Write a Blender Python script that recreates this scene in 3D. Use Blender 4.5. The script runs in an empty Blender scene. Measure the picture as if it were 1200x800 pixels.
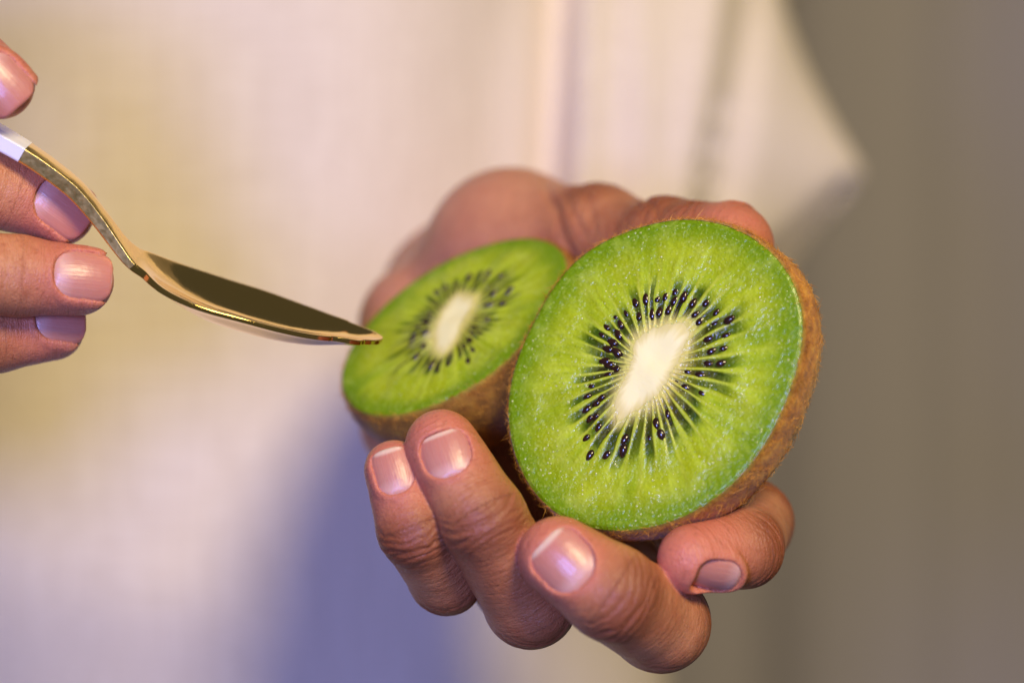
import bpy, math, random
import numpy as np
from mathutils import Vector, Matrix
random.seed(7); RNG = np.random.RandomState(7)
sc = bpy.context.scene
COL = sc.collection
MM = 0.001
D = 450.0                      # camera distance to the plane y = 0, in millimetres
F32 = np.float32

# ------------------------------------------------------------------ camera
cam_d = bpy.data.cameras.new('camera'); cam = bpy.data.objects.new('camera', cam_d); COL.objects.link(cam)
cam.location = (0, -D*MM, 0); cam.rotation_euler = (math.radians(90), 0, 0)
cam_d.lens = 90; cam_d.sensor_width = 36
cam_d.clip_start = 0.02; cam_d.clip_end = 20
cam_d.dof.use_dof = True; cam_d.dof.focus_distance = (D+2)*MM; cam_d.dof.aperture_fstop = 5.6
sc.camera = cam
sc.view_settings.view_transform = 'Standard'; sc.view_settings.look = 'None'
sc.view_settings.exposure = 0.0; sc.view_settings.gamma = 1.0; sc.view_settings.use_curve_mapping = False
# ------------------------------------------------------------------ world
w = bpy.data.worlds.new('World'); sc.world = w; w.use_nodes = True
bg = w.node_tree.nodes['Background']; bg.inputs[0].default_value = (0.60, 0.55, 0.50, 1); bg.inputs[1].default_value = 0.11
# ------------------------------------------------------------------ lamps
def area_light(name, loc, target, size, power, color):
    d = bpy.data.lights.new(name, 'AREA'); d.shape = 'DISK'; d.size = size; d.energy = power; d.color = color
    o = bpy.data.objects.new(name, d); COL.objects.link(o); o.location = loc
    o.rotation_euler = (Vector(target)-Vector(loc)).to_track_quat('-Z', 'Y').to_euler()
    return o
area_light('warm_lamp', (0.34, -0.98, 0.66), (0, 0.05, 0), 0.40, 16.4, (1.0, 0.82, 0.48))
area_light('violet_lamp', (-0.13, -0.52, 0.02), (-0.02, 0.08, 0), 0.13, 3.0, (0.29, 0.335, 1.0))
sc.cycles.max_bounces = 8
sc.cycles.use_denoising = True

# ------------------------------------------------------------------ helpers
def P(px, py, y=0.0):
    k = 0.15*(D+y)/D
    return np.array([(px-600)*k, y, (400-py)*k])
def nrm(v): v = np.asarray(v, float); return v/np.linalg.norm(v)
def hit_plane(px, py, C, n):
    o = np.array([0, -D, 0.0]); d = np.array([(px-600)*.15, D, (400-py)*.15])
    return o + d*(np.dot(C-o, n)/np.dot(d, n))
def lin(r, g, b):
    f = lambda c: (c/255/12.92) if c/255 <= .04045 else ((c/255+.055)/1.055)**2.4
    return np.array([f(r), f(g), f(b)])
def hash3(i, j, k):
    n = (i*374761393 + j*668265263 + k*2147483647 + 12345) & 0xffffffff
    n = ((n ^ (n >> 13))*1274126177) & 0xffffffff
    return ((n ^ (n >> 16)) & 0xffff)/65535.0
def vnoise(p):
    p = np.asarray(p, float); i = np.floor(p).astype(np.int64); f = p-i; f = f*f*(3-2*f)
    r = 0
    for a in (0, 1):
        for b in (0, 1):
            for c in (0, 1):
                wgt = (f[:, 0] if a else 1-f[:, 0])*(f[:, 1] if b else 1-f[:, 1])*(f[:, 2] if c else 1-f[:, 2])
                r = r + wgt*hash3(i[:, 0]+a, i[:, 1]+b, i[:, 2]+c)
    return r
def fbm(p, o=3):
    r = 0; a = .5; t = 0
    for k in range(o):
        r = r + a*vnoise(p*(2**k)+17.3*k); t += a; a *= .5
    return r/t
def sstep(a, b, x):
    t = np.clip((x-a)/(b-a), 0, 1); return t*t*(3-2*t)

def mesh_obj(name, V, Fc, mat, parent=None, smooth=True, mm=True):
    me = bpy.data.meshes.new(name)
    V = np.asarray(V, dtype=np.float32)*(MM if mm else 1)
    if isinstance(Fc, np.ndarray):
        n = len(Fc); k = Fc.shape[1]
        me.vertices.add(len(V)); me.vertices.foreach_set('co', V.ravel())
        me.loops.add(n*k); me.loops.foreach_set('vertex_index', Fc.astype(np.int32).ravel())
        me.polygons.add(n); me.polygons.foreach_set('loop_start', np.arange(0, n*k, k, dtype=np.int32))
        me.polygons.foreach_set('loop_total', np.full(n, k, dtype=np.int32))
        me.update(calc_edges=True); me.validate()
    else:
        me.from_pydata([tuple(map(float, v)) for v in V], [], Fc); me.update()
    me.polygons.foreach_set('use_smooth', np.full(len(me.polygons), smooth))
    me.materials.append(mat)
    o = bpy.data.objects.new(name, me); COL.objects.link(o)
    if parent: o.parent = parent
    return o
def attr(o, name, data, kind='FLOAT'):
    a = o.data.attributes.new(name, 'FLOAT_COLOR' if kind == 'COLOR' else kind, 'POINT')
    d = np.asarray(data, dtype=np.float32)
    if kind == 'COLOR':
        d = np.concatenate([d, np.ones((len(d), 1), np.float32)], 1); a.data.foreach_set('color', d.ravel())
    else: a.data.foreach_set('value', d.ravel())
def empty(name, loc, label, cat, group=None):
    o = bpy.data.objects.new(name, None); COL.objects.link(o); o.location = Vector(loc)*MM
    o.empty_display_size = .01
    o['label'] = label; o['category'] = cat
    if group: o['group'] = group
    return o
def adopt(o, root):
    o.parent = root; o.matrix_parent_inverse = Matrix.Translation(-root.location)
    return o

# ---- node helpers
class NT:
    def __init__(s, name):
        s.m = bpy.data.materials.new(name); s.m.use_nodes = True; s.t = s.m.node_tree
        s.b = s.t.nodes['Principled BSDF']
    def n(s, typ, **kw):
        nd = s.t.nodes.new(typ)
        for k, v in kw.items():
            if k.startswith('_'): setattr(nd, k[1:], v)
            else: nd.inputs[k.replace('__', ' ')].default_value = v
        return nd
    def l(s, a, b): s.t.links.new(a, b)
    def math(s, op, a, b=None, clamp=False):
        nd = s.t.nodes.new('ShaderNodeMath'); nd.operation = op; nd.use_clamp = clamp
        for i, x in enumerate((a, b)):
            if x is None: continue
            if isinstance(x, (int, float)): nd.inputs[i].default_value = x
            else: s.l(x, nd.inputs[i])
        return nd.outputs[0]
    def mix(s, fac, a, b, blend='MIX'):
        nd = s.t.nodes.new('ShaderNodeMix'); nd.data_type = 'RGBA'; nd.blend_type = blend
        for i, x in ((0, fac), (6, a), (7, b)):
            if isinstance(x, (int, float)): nd.inputs[i].default_value = x
            elif isinstance(x, (tuple, list, np.ndarray)): nd.inputs[i].default_value = (*[float(c) for c in x[:3]], 1)
            else: s.l(x, nd.inputs[i])
        return nd.outputs[2]
    def ramp(s, fac, stops):
        nd = s.t.nodes.new('ShaderNodeValToRGB'); e = nd.color_ramp.elements
        e[0].position, e[0].color = stops[0][0], (*stops[0][1], 1)
        e[1].position, e[1].color = stops[-1][0], (*stops[-1][1], 1)
        for p, c in stops[1:-1]:
            q = e.new(p); q.color = (*c, 1)
        s.l(fac, nd.inputs[0]); return nd.outputs[0]
    def noise(s, scale, detail=3, vec=None, rough=.5, dist=0):
        nd = s.n('ShaderNodeTexNoise', Scale=scale, Detail=detail, Roughness=rough, Distortion=dist)
        s.l(vec if vec is not None else s.obj(), nd.inputs['Vector']); return nd.outputs['Fac']
    def obj(s):
        if not hasattr(s, '_o'): s._o = s.t.nodes.new('ShaderNodeTexCoord').outputs['Object']
        return s._o
    def vor(s, scale, feature='F1', vec=None, rnd=1.0):
        nd = s.n('ShaderNodeTexVoronoi', _feature=feature, Scale=scale, Randomness=rnd)
        s.l(vec if vec is not None else s.obj(), nd.inputs['Vector']); return nd.outputs['Distance']
    def bump(s, h, strength, dist, prev=None):
        nd = s.n('ShaderNodeBump', Strength=strength, Distance=dist); s.l(h, nd.inputs['Height'])
        if prev is not None: s.l(prev, nd.inputs['Normal'])
        return nd.outputs[0]
    def set(s, **kw):
        for k, v in kw.items(): s.b.inputs[k.replace('__', ' ')].default_value = v
    def at(s, name):
        nd = s.n('ShaderNodeAttribute', _attribute_name=name); return nd

# ------------------------------------------------------------------ materials
def m_skin():
    m = NT('skin')
    tone = m.at('tone'); sep = m.n('ShaderNodeSeparateColor'); m.l(tone.outputs['Color'], sep.inputs[0])
    big = m.noise(60, 4); mid = m.noise(350, 3)
    base = m.ramp(big, [(.3, tuple(lin(168, 102, 66))), (.7, tuple(lin(202, 138, 96)))])
    base = m.mix(m.math('MULTIPLY', m.math('SUBTRACT', mid, .45, True), 1.4), base, tuple(lin(168, 90, 54)))
    base = m.mix(m.math('MULTIPLY', sep.outputs[1], .7), base, tuple(lin(128, 70, 44)))
    base = m.mix(m.math('MULTIPLY', sep.outputs[0], .65), base, tuple(lin(214, 124, 102)))
    spk = m.noise(900, 2); base = m.mix(m.math('MULTIPLY', m.math('SUBTRACT', spk, .55, True), 1.8), base, tuple(lin(140, 74, 48)))
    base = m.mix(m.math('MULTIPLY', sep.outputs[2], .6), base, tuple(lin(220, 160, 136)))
    m.l(base, m.b.inputs['Base Color'])
    fu = m.at('fu').outputs['Fac']; fa = m.at('fa').outputs['Fac']
    cmb = m.n('ShaderNodeCombineXYZ'); m.l(m.math('MULTIPLY', fu, 1.3), cmb.inputs[0]); m.l(m.math('MULTIPLY', fa, .22), cmb.inputs[1])
    cmb2 = m.n('ShaderNodeCombineXYZ'); m.l(m.math('MULTIPLY', fu, 3.2), cmb2.inputs[0]); m.l(m.math('MULTIPLY', fa, .7), cmb2.inputs[1])
    w1 = m.noise(1.0, 3, cmb.outputs[0], .6, .4); w2 = m.noise(1.0, 3, cmb2.outputs[0], .6, .6)
    cr = m.vor(1500, 'DISTANCE_TO_EDGE'); cr = m.math('MINIMUM', cr, .18)
    por = m.noise(2600, 2)
    nb = m.bump(w1, .5, .0006)
    nb = m.bump(w2, .55, .00028, nb)
    nb = m.bump(cr, .5, .00026, nb)
    nb = m.bump(por, .8, .00014, nb)
    m.l(nb, m.b.inputs['Normal'])
    rg = m.math('ADD', m.math('MULTIPLY', mid, .2), .26)
    m.l(rg, m.b.inputs['Roughness'])
    m.set(Subsurface__Weight=.22, Subsurface__Radius=(1.0, .35, .2), Subsurface__Scale=.0022, IOR=1.42, Specular__IOR__Level=.5)
    return m.m
def m_nail():
    m = NT('fingernail')
    v = m.at('nv').outputs['Fac']; u = m.at('nu').outputs['Fac']
    n = m.noise(220, 3); v2 = m.math('ADD', v, m.math('MULTIPLY', m.math('SUBTRACT', n, .5), .08))
    c = m.ramp(v2, [(0, tuple(lin(198, 146, 130))), (.16, tuple(lin(210, 160, 144))), (.36, tuple(lin(196, 132, 112))), (1, tuple(lin(194, 122, 100)))])
    fe = m.at('nfree').outputs['Fac']
    c = m.mix(m.math('MULTIPLY', m.math('SUBTRACT', m.math('ADD', v, m.math('MULTIPLY', m.math('SUBTRACT', n, .5), .05)), fe), 16, True), c, tuple(lin(222, 188, 160)))
    cx = m.n('ShaderNodeCombineXYZ'); m.l(m.math('MULTIPLY', u, 14), cx.inputs[0]); m.l(m.math('MULTIPLY', v, .8), cx.inputs[1])
    st = m.noise(1, 2, cx.outputs[0])
    c = m.mix(m.math('MULTIPLY', m.math('SUBTRACT', st, .4, True), .25), c, tuple(lin(240, 200, 188)))
    m.l(c, m.b.inputs['Base Color'])
    m.l(m.bump(st, .28, .0003, m.bump(m.noise(900, 2), .25, .0002)), m.b.inputs['Normal'])
    m.set(Roughness=.30, Subsurface__Weight=.35, Subsurface__Radius=(1, .4, .3), Subsurface__Scale=.0012, IOR=1.5, Coat__Weight=.05, Coat__Roughness=.25)
    return m.m
def m_flesh(name):
    m = NT(name)
    c = m.at('col').outputs['Color']
    sh = m.at('pulp').outputs['Fac']
    d1 = m.vor(900); dots = m.math('SUBTRACT', 1.0, m.math('MULTIPLY', d1, 3.9), True)
    gate = m.math('GREATER_THAN', m.noise(420, 2), .47)
    dots = m.math('MULTIPLY', m.math('MULTIPLY', dots, gate), sh)
    n2 = m.noise(1500, 3); n1 = m.noise(260, 4)
    c = m.mix(m.math('MULTIPLY', m.math('SUBTRACT', n2, .5, True), .45), c, (0.14, .24, .01))
    c = m.mix(m.math('MULTIPLY', m.math('SUBTRACT', n1, .52, True), 1.3), c, tuple(lin(198, 214, 92)))
    c = m.mix(m.math('MULTIPLY', dots, .38), c, tuple(lin(226, 238, 150)))
    m.l(c, m.b.inputs['Base Color'])
    nb = m.bump(m.noise(620, 4, None, .6), .6, .0005)
    nb = m.bump(d1, .12, .00022, nb)
    nb = m.bump(n2, .22, .0001, nb)
    m.l(nb, m.b.inputs['Normal'])
    m.set(Roughness=.27, Subsurface__Weight=.16, Subsurface__Radius=(.9, .9, .25), Subsurface__Scale=.001, IOR=1.38, Coat__Weight=.28, Coat__Roughness=.10)
    m.l(nb, m.b.inputs['Coat Normal'])
    return m.m
def m_core():
    m = NT('kiwi_core')
    c = m.at('col').outputs['Color']
    n = m.noise(500, 3)
    c = m.mix(m.math('MULTIPLY', m.math('SUBTRACT', n, .5, True), .5), c, tuple(lin(228, 220, 160)))
    m.l(c, m.b.inputs['Base Color'])
    m.l(m.bump(m.noise(640, 3), .3, .0002), m.b.inputs['Normal'])
    m.set(Roughness=.42, Subsurface__Weight=.4, Subsurface__Radius=(1, .9, .6), Subsurface__Scale=.0012)
    return m.m
def m_kskin():
    m = NT('kiwi_skin')
    n = m.noise(330, 5, None, .65); n2 = m.noise(90, 3)
    c = m.ramp(n, [(.28, tuple(lin(110, 66, 8))), (.5, tuple(lin(190, 124, 24))), (.72, tuple(lin(228, 170, 48)))])
    c = m.mix(m.math('MULTIPLY', m.math('SUBTRACT', n2, .5, True), 1.6), c, tuple(lin(124, 110, 40)))
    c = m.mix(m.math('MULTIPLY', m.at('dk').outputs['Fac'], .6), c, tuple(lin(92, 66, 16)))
    c = m.mix(m.at('rimf').outputs['Fac'], c, tuple(lin(150, 136, 30)))
    m.l(c, m.b.inputs['Base Color'])
    m.l(m.bump(n, .7, .0006, m.bump(m.noise(1400, 3), .6, .0002)), m.b.inputs['Normal'])
    m.set(Roughness=.72, Sheen__Weight=.15, Subsurface__Weight=.08, Subsurface__Radius=(1, .6, .2), Subsurface__Scale=.001)
    return m.m
def m_simple(name, col, rough, metal=0, **kw):
    m = NT(name); m.set(Base__Color=(*[float(x) for x in col], 1), Roughness=rough, Metallic=metal, **kw); return m
def m_seed():
    m = m_simple('kiwi_seed', lin(38, 20, 16), .22, Coat__Weight=.6, Coat__Roughness=.1)
    c = m.ramp(m.noise(900, 2), [(.3, tuple(lin(28, 14, 14))), (.75, tuple(lin(62, 34, 24)))])
    m.l(c, m.b.inputs['Base Color']); m.l(m.bump(m.noise(1800, 2), .4, .0001), m.b.inputs['Normal']); return m.m
def m_fuzz():
    m = m_simple('kiwi_fuzz', lin(178, 118, 54), .6)
    c = m.ramp(m.noise(400, 2), [(.35, tuple(lin(166, 102, 20))), (.7, tuple(lin(232, 172, 62)))])
    m.l(c, m.b.inputs['Base Color']); return m.m
def m_gold():
    m = m_simple('polished_gold', (.95, .69, .23), .10, 1.0)
    s = m.noise(240, 4); sc2 = m.noise(1500, 2)
    m.l(m.math('ADD', m.math('MULTIPLY', s, .12), .05), m.b.inputs['Roughness'])
    m.l(m.bump(sc2, .04, .00008, m.bump(s, .10, .0006)), m.b.inputs['Normal']); return m.m
def m_gold_lit():
    m = m_simple('textured_gold_lit', (.98, .74, .24), .22, 1.0)  # rougher, slightly lighter gold, so the stem side reads as lit
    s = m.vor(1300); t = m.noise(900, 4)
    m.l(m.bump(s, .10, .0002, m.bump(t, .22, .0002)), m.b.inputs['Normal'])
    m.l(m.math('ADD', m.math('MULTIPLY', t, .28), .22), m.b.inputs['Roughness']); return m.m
def m_white():
    m = m_simple('white_enamel', (.88, .87, .85), .25, Coat__Weight=.5, Coat__Roughness=.1)
    m.l(m.bump(m.noise(300, 2), .08, .0004), m.b.inputs['Normal']); return m.m
def m_cloth():
    m = NT('cream_linen')
    o = m.obj()
    sx = m.n('ShaderNodeSeparateXYZ'); m.l(o, sx.inputs[0])
    nzx = m.math('MULTIPLY', m.math('SUBTRACT', m.noise(120, 3), .5), 1.5)
    warp = m.math('SINE', m.math('ADD', m.math('MULTIPLY', sx.outputs[0], 2*math.pi*900), nzx))
    weft = m.math('SINE', m.math('ADD', m.math('MULTIPLY', sx.outputs[2], 2*math.pi*900), nzx))
    mp = m.n('ShaderNodeMapping'); mp.inputs['Scale'].default_value = (1, 1, .03); m.l(o, mp.inputs[0])
    mp2 = m.n('ShaderNodeMapping'); mp2.inputs['Scale'].default_value = (.03, 1, 1); m.l(o, mp2.inputs[0])
    slub = m.noise(900, 3, mp.outputs[0]); slub2 = m.noise(900, 3, mp2.outputs[0])
    h = m.math('ADD', m.math('ADD', warp, weft), m.math('MULTIPLY', m.math('ADD', slub, slub2), 3))
    c = m.ramp(m.math('MULTIPLY', m.math('ADD', slub, slub2), .5), [(.35, tuple(lin(222, 208, 188))), (.65, tuple(lin(238, 226, 208)))])
    m.l(c, m.b.inputs['Base Color'])
    m.l(m.bump(h, .4, .0001), m.b.inputs['Normal'])
    m.set(Roughness=.85, Sheen__Weight=.1)
    return m.m
def m_curtain():
    m = NT('drape')
    mp = m.n('ShaderNodeMapping'); mp.inputs['Scale'].default_value = (1, 1, .05); m.l(m.obj(), mp.inputs[0])
    c = m.ramp(m.noise(14, 3, mp.outputs[0]), [(.3, tuple(lin(166, 161, 166))), (.7, tuple(lin(184, 178, 183)))])
    m.l(c, m.b.inputs['Base Color']); m.set(Roughness=.9)
    return m.m
def m_juice():
    m = m_simple('juice', lin(228, 240, 156), .05, Transmission__Weight=.35, IOR=1.36, Coat__Weight=1.0, Coat__Roughness=.02); return m.m
SKIN = m_skin(); NAIL = m_nail(); FLESH = m_flesh('kiwi_flesh'); CORE = m_core(); KSKIN = m_kskin(); SEED = m_seed(); FUZZ = m_fuzz()
GOLD = m_gold(); GOLD_LIT = m_gold_lit(); WHITE = m_white(); CLOTH = m_cloth(); CURT = m_curtain(); JUICE = m_juice()

# ------------------------------------------------------------------ kiwis
class Kiwi: pass
def fit_radial(pts, nh=7, lam=1e-3):
    th = np.arctan2(pts[:, 1], pts[:, 0]); r = np.hypot(pts[:, 0], pts[:, 1])
    A = lambda t: np.stack([np.ones_like(t)]+[f(k*t) for k in range(1, nh+1) for f in (np.cos, np.sin)], 1)
    reg = np.diag([0]+[lam*k**3 for k in range(1, nh+1) for _ in (0, 1)])
    M = A(th); co = np.linalg.solve(M.T@M+reg, M.T@r)
    return lambda t: A(np.atleast_1d(t))@co
def poly_radial(pts, blur=2.0):
    th = np.linspace(0, 2*np.pi, 721)[:-1]; r = np.zeros(720); n = len(pts)
    for i, t in enumerate(th):
        d = np.array([np.cos(t), np.sin(t)])
        for k in range(n):
            a, b = pts[k], pts[(k+1) % n]; e = b-a; det = d[0]*-e[1]+d[1]*e[0]
            if abs(det) < 1e-9: continue
            q = (a[0]*-e[1]+a[1]*e[0])/det; m = (d[0]*a[1]-d[1]*a[0])/det
            if q > 0 and -1e-6 <= m <= 1+1e-6: r[i] = max(r[i], q)
    k = np.exp(-.5*(np.arange(-12, 13)/(blur*2))**2); k /= k.sum(); r = np.convolve(np.concatenate([r[-12:], r, r[:12]]), k, 'valid')
    return lambda t: np.interp(np.mod(np.atleast_1d(t), 2*np.pi), np.append(th, 2*np.pi), np.append(r, r[0]))
def make_kiwi_geom(cx, cy, depth, n, outline, core, h, pw, nh=7, bulge=0.06):
    K = Kiwi(); K.n = nrm(n); K.C = P(cx, cy, depth); K.h = h; K.pw = pw; K.bulge = bulge
    K.e1 = nrm(np.array([1, 0, 0])-K.n[0]*K.n); K.e2 = np.cross(K.n, K.e1)
    def uv(px, py):
        q = hit_plane(px, py, K.C, K.n)-K.C; return np.array([q@K.e1, q@K.e2])
    K.uv = uv
    co = np.array([uv(*p) for p in core]); K.c0 = co.mean(0)
    ou = np.array([uv(*p) for p in outline])
    K.Rf = fit_radial(ou-K.c0, nh); K.Kf = poly_radial(co-K.c0)
    t = np.linspace(0, 2*np.pi, 361)[:-1]; r = K.Rf(t)
    B = K.c0+np.stack([np.cos(t)*r, np.sin(t)*r], 1); K.ct = B.mean(0)
    K.Bf = fit_radial(B-K.ct, 12, 1e-6)
    return K
def kprof(K, w):       # radius factor at depth w behind the cut
    t = np.clip(w/K.h, 0, 1); return np.maximum(1-t**K.pw, 0)**(1/K.pw)*(1+K.bulge*np.sin(np.pi*np.clip(t*1.5, 0, 1)))
def kiwi_sdf(K, X):
    q = X-K.C.astype(X.dtype); u = q@K.e1-K.ct[0]; v = q@K.e2-K.ct[1]; w = -(q@K.n)
    rho = np.hypot(u, v); lut = K.lut; th = (np.arctan2(v, u)/(2*np.pi)*len(lut)).astype(int) % len(lut)
    R = lut[th]*kprof(K, np.clip(w, 0, K.h-.5))
    g = (rho-R)*.8
    return np.maximum(np.maximum(g, -w), w-K.h+.3)
FRONT_OUT = [(800,257),(745,268),(700,288),(665,315),(635,360),(610,410),(598,452),(597,500),(610,550),(637,588),(675,612),(720,621),(770,615),(820,594),(865,560),(900,511),(926,455),(939,400),(937,355),(917,312),(884,280),(845,264)]
FRONT_CORE = [(788,374),(805,379),(809,391),(802,411),(791,432),(776,459),(758,475),(741,484),(724,495),(717,482),(721,465),(732,445),(740,421),(743,401),(751,390),(768,383)]
FRONT_SEED = [(733,366),(726,355),(748.5,370),(744,353),(757,351),(763.5,368),(772.5,365),(771,349),(727,380),(711,383.5),(705,392.5),(717,401),(724.5,392),(712.5,409),(723,413),(708,423),(719,370),
 (791.5,340),(801,348),(827.5,354),(815,368),(820,374.5),(839,365.5),(837,379),(854.5,374.5),(830,396),(850,393),(833.5,410.5),(848.5,407.5),(829,425.5),(812,355),(780,347),(783,362),
 (711,439),(692,452.5),(688.5,464),(703.5,466),(687,479),(697.5,488),(690,491),(701,501),(687,513),(691.5,533),(710,533),(717,520),(732,514),(730,528),(769,496),(761,514),(720,432),
 (806.5,435),(820,439),(792,446),(803,453.5),(823,461),(782,485),(790,352),(775,510),(698,473),(714,427),(845,425)]
BACK_OUT = [(612,279),(567,287),(530,303),(492,324),(455,353),(424,388),(404,424),(400,454),(413,473),(437,484),(474,484),(511,472),(549,453),(582,431),(612,403),(640,368),(660,330),(663,303),(645,286)]
BACK_CORE = [(540.6,343),(550,345),(556,350),(554,358),(547,369),(541,382),(535,397),(529,408),(520,417),(512.5,414),(508.5,405),(508,394),(511.5,379),(518,364),(525.6,352.5),(533,346)]
BACK_SEED = [(563,320),(572.5,320),(586.5,321.5),(550,324),(569,326),(571.5,335.6),(598,337.5),(595,342),(541.5,335.6),(534,333),(511.5,342),(503,368),(572.5,356),(589,356),(570,374),(556.5,375),(556.5,382.5),(551,390),(563,390),(550,397.5),(544,404.6),(553,409),(539,416),(548,422),(497.5,390),(496.5,406),(482.5,399),(480.6,405),(484,393),(488,417),(505,427.5),(512,428.4),(512.5,435),(525.6,427.5),(520,336),(499,378),(578,344),(490,384)]
KF = make_kiwi_geom(770, 440, 0, (-.40, -.88, .20), FRONT_OUT, FRONT_CORE, 30, 2.1)
KB = make_kiwi_geom(531, 382, 34, (-.42, -.60, .68), BACK_OUT, BACK_CORE, 25, 2.2, 5)
for K in (KF, KB):
    K.lut = K.Bf(np.linspace(0, 2*np.pi, 721)[:-1])

def build_kiwi(K, root, seeds, NT_, NR, nfuzz, ndrop, seed):
    rs = np.random.RandomState(seed)
    th = np.linspace(0, 2*np.pi, NT_, endpoint=False); ct, st = np.cos(th), np.sin(th)
    R = K.Rf(th); Kc = K.Kf(th)*(.95+.03*np.sin(th*9+1)+.02*np.sin(th*23)+.035*(vnoise(np.stack([ct*9, st*9, 0*ct], 1))-.5))
    suv = np.array([K.uv(*p) for p in seeds])-K.c0
    sa = np.sort(np.arctan2(suv[:, 1], suv[:, 0]))
    cl = []
    for a in sa:                                   # locules: where the seeds sit, gaps filled in
        if cl and a-cl[-1][-1] < math.radians(4.2): cl[-1].append(a)
        else: cl.append([a])
    loc = [float(np.mean(c)) for c in cl]; full = []
    for i, a in enumerate(loc):
        b = loc[(i+1) % len(loc)]+(2*np.pi if i == len(loc)-1 else 0)
        full.append(a); k = int((b-a)/math.radians(12.5))
        for j in range(k): full.append(a+(b-a)*(j+1)/(k+1))
    full = np.array(sorted(full)); NL = len(full)
    gap = np.diff(np.append(full, full[0]+2*np.pi)); wid = .5*np.minimum(gap, np.roll(gap, 1))
    # ---- face grid
    s = np.linspace(0, 1, NR)
    T, S = np.meshgrid(th, s)                      # rows = s
    Rr = Kc[None]+S*(R-Kc)[None]
    U = K.c0[0]+np.cos(T)*Rr; V = K.c0[1]+np.sin(T)*Rr
    tf, sf = T.ravel(), S.ravel(); uf, vf = U.ravel(), V.ravel(); rr = Rr.ravel()
    locm = np.zeros_like(tf); dark = np.zeros_like(tf); memb = np.zeros_like(tf)
    for j in range(NL):
        s1 = rs.uniform(.38, .64); s0 = rs.uniform(.0, .05); hw = wid[j]*rs.uniform(.74, .96)
        wob = .012*np.sin(sf*14+j*1.7)
        d = np.abs((tf-full[j]+np.pi) % (2*np.pi)-np.pi + wob)
        t = np.clip((sf-s0)/(s1-s0), 0, 1)
        hwid = hw*np.clip(.32+1.05*np.sqrt(np.clip(np.sin(np.pi*np.minimum(t*.62+.18, 1)), 0, 1))-.35*t, .05, 1)*np.where(t >= 1, .3, 1)
        m = sstep(1.05, .62, d/np.maximum(hwid, 1e-4))*sstep(0, .04, sf-s0)*sstep(0.0, .16, s1-sf)*rs.uniform(.65, 1)
        locm = np.maximum(locm, m); dark = np.maximum(dark, m*sstep(.95, .40, t)*rs.uniform(.6, 1))
        mid = full[j]+gap[j]/2; dm = np.abs((tf-mid+np.pi) % (2*np.pi)-np.pi)
        memb = np.maximum(memb, np.exp(-(dm*rr/(.13+.22*sf))**2)*sstep(rs.uniform(.72, .95), .1, sf)*rs.uniform(.5, 1))
    X3 = np.stack([np.cos(tf)*22, np.sin(tf)*22, sf*2.6], 1)
    ray = fbm(X3, 3); ray2 = fbm(np.stack([np.cos(tf)*48, np.sin(tf)*48, sf*4], 1), 2)
    cell = fbm(np.stack([np.cos(tf)*16+seed, np.sin(tf)*16, sf*5.5], 1), 3); cell2 = vnoise(np.stack([uf*.28, vf*.28, 0*uf+3], 1)); wide = fbm(np.stack([np.cos(tf)*5, np.sin(tf)*5, sf*1.4+seed], 1), 2)
    fine = vnoise(np.stack([uf*3.2, vf*3.2, 0*uf+seed], 1))
    def mixc(c, m, col): return c*(1-m[:, None])+col*m[:, None]
    col = np.tile(lin(172, 184, 26), (len(tf), 1))
    col = mixc(col, np.clip((ray-.40)*2.6, 0, 1)*sstep(1.0, .45, sf)*.85, lin(190, 208, 54))
    col = mixc(col, np.clip((.52-ray2)*2.4, 0, 1)*sstep(.9, .3, sf)*.55, lin(122, 164, 22))
    col = mixc(col, np.clip((cell-.46)*2.8, 0, 1)*.75*sstep(.1, .5, sf)*sstep(1.02, .8, sf), lin(198, 214, 60))
    col = mixc(col, np.clip((.52-wide)*2.4, 0, 1)*.6*sstep(.3, .75, sf), lin(112, 152, 8))
    col = mixc(col, sstep(.68, .97, sf+.05*(ray-.5))*.85, lin(108, 146, 8))
    col = mixc(col, sstep(.965, 1.0, sf)*.7, lin(120, 150, 12))
    col = mixc(col, np.clip(locm*1.1, 0, 1)*.95, lin(62, 98, 5))
    col = mixc(col, np.clip(dark*1.25, 0, 1)*.95, lin(46, 36, 14)*.6)
    col = mixc(col, dark*np.clip((ray2-.52)*3, 0, 1)*.45, lin(120, 116, 56))
    col = mixc(col, memb*.85, lin(214, 214, 106))
    col = mixc(col, np.clip((fine-.62)*2.2, 0, 1)*(1-dark)*.30*sstep(.15, .5, sf), lin(224, 232, 130))
    inner = sstep(.17, .0, sf+.08*(ray2-.5)+.05*(ray-.5))
    # the yellower side of the core faces the lower right
    yell = sstep(.30, .02, sf)*np.clip(np.cos(tf+.55), 0, 1)
    col = mixc(col, yell*.65*(1-.6*dark), lin(186, 172, 44))
    col = mixc(col, inner*.85, lin(222, 210, 128))
    hz = -.10*locm-.12*dark+.05*memb*(1-sf)+.10*(cell-.5)+.07*(fine-.5)-.25*sstep(.97, 1, sf)+.5*(cell2-.5)*sstep(1, .5, sf)
    pos = K.C+uf[:, None]*K.e1+vf[:, None]*K.e2+hz[:, None]*K.n
    i = np.arange(NR-1)[:, None]*NT_; j = np.arange(NT_)[None]; j2 = (j+1) % NT_
    Fq = np.stack([i+j, i+NT_+j, i+NT_+j2, i+j2], -1).reshape(-1, 4)
    o = mesh_obj('flesh', pos, Fq, FLESH); attr(o, 'col', col*(1-(1-np.array([.84, .90, .62]))*(1-inner[:, None])), 'COLOR')
    attr(o, 'pulp', (1-locm)*sstep(.05, .3, sf)); adopt(o, root)
    # ---- core
    NC = 18; sc_ = np.linspace(0, 1, NC)[1:]; Tc, Sc = np.meshgrid(th, sc_); rc = Kc[None]*Sc
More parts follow.
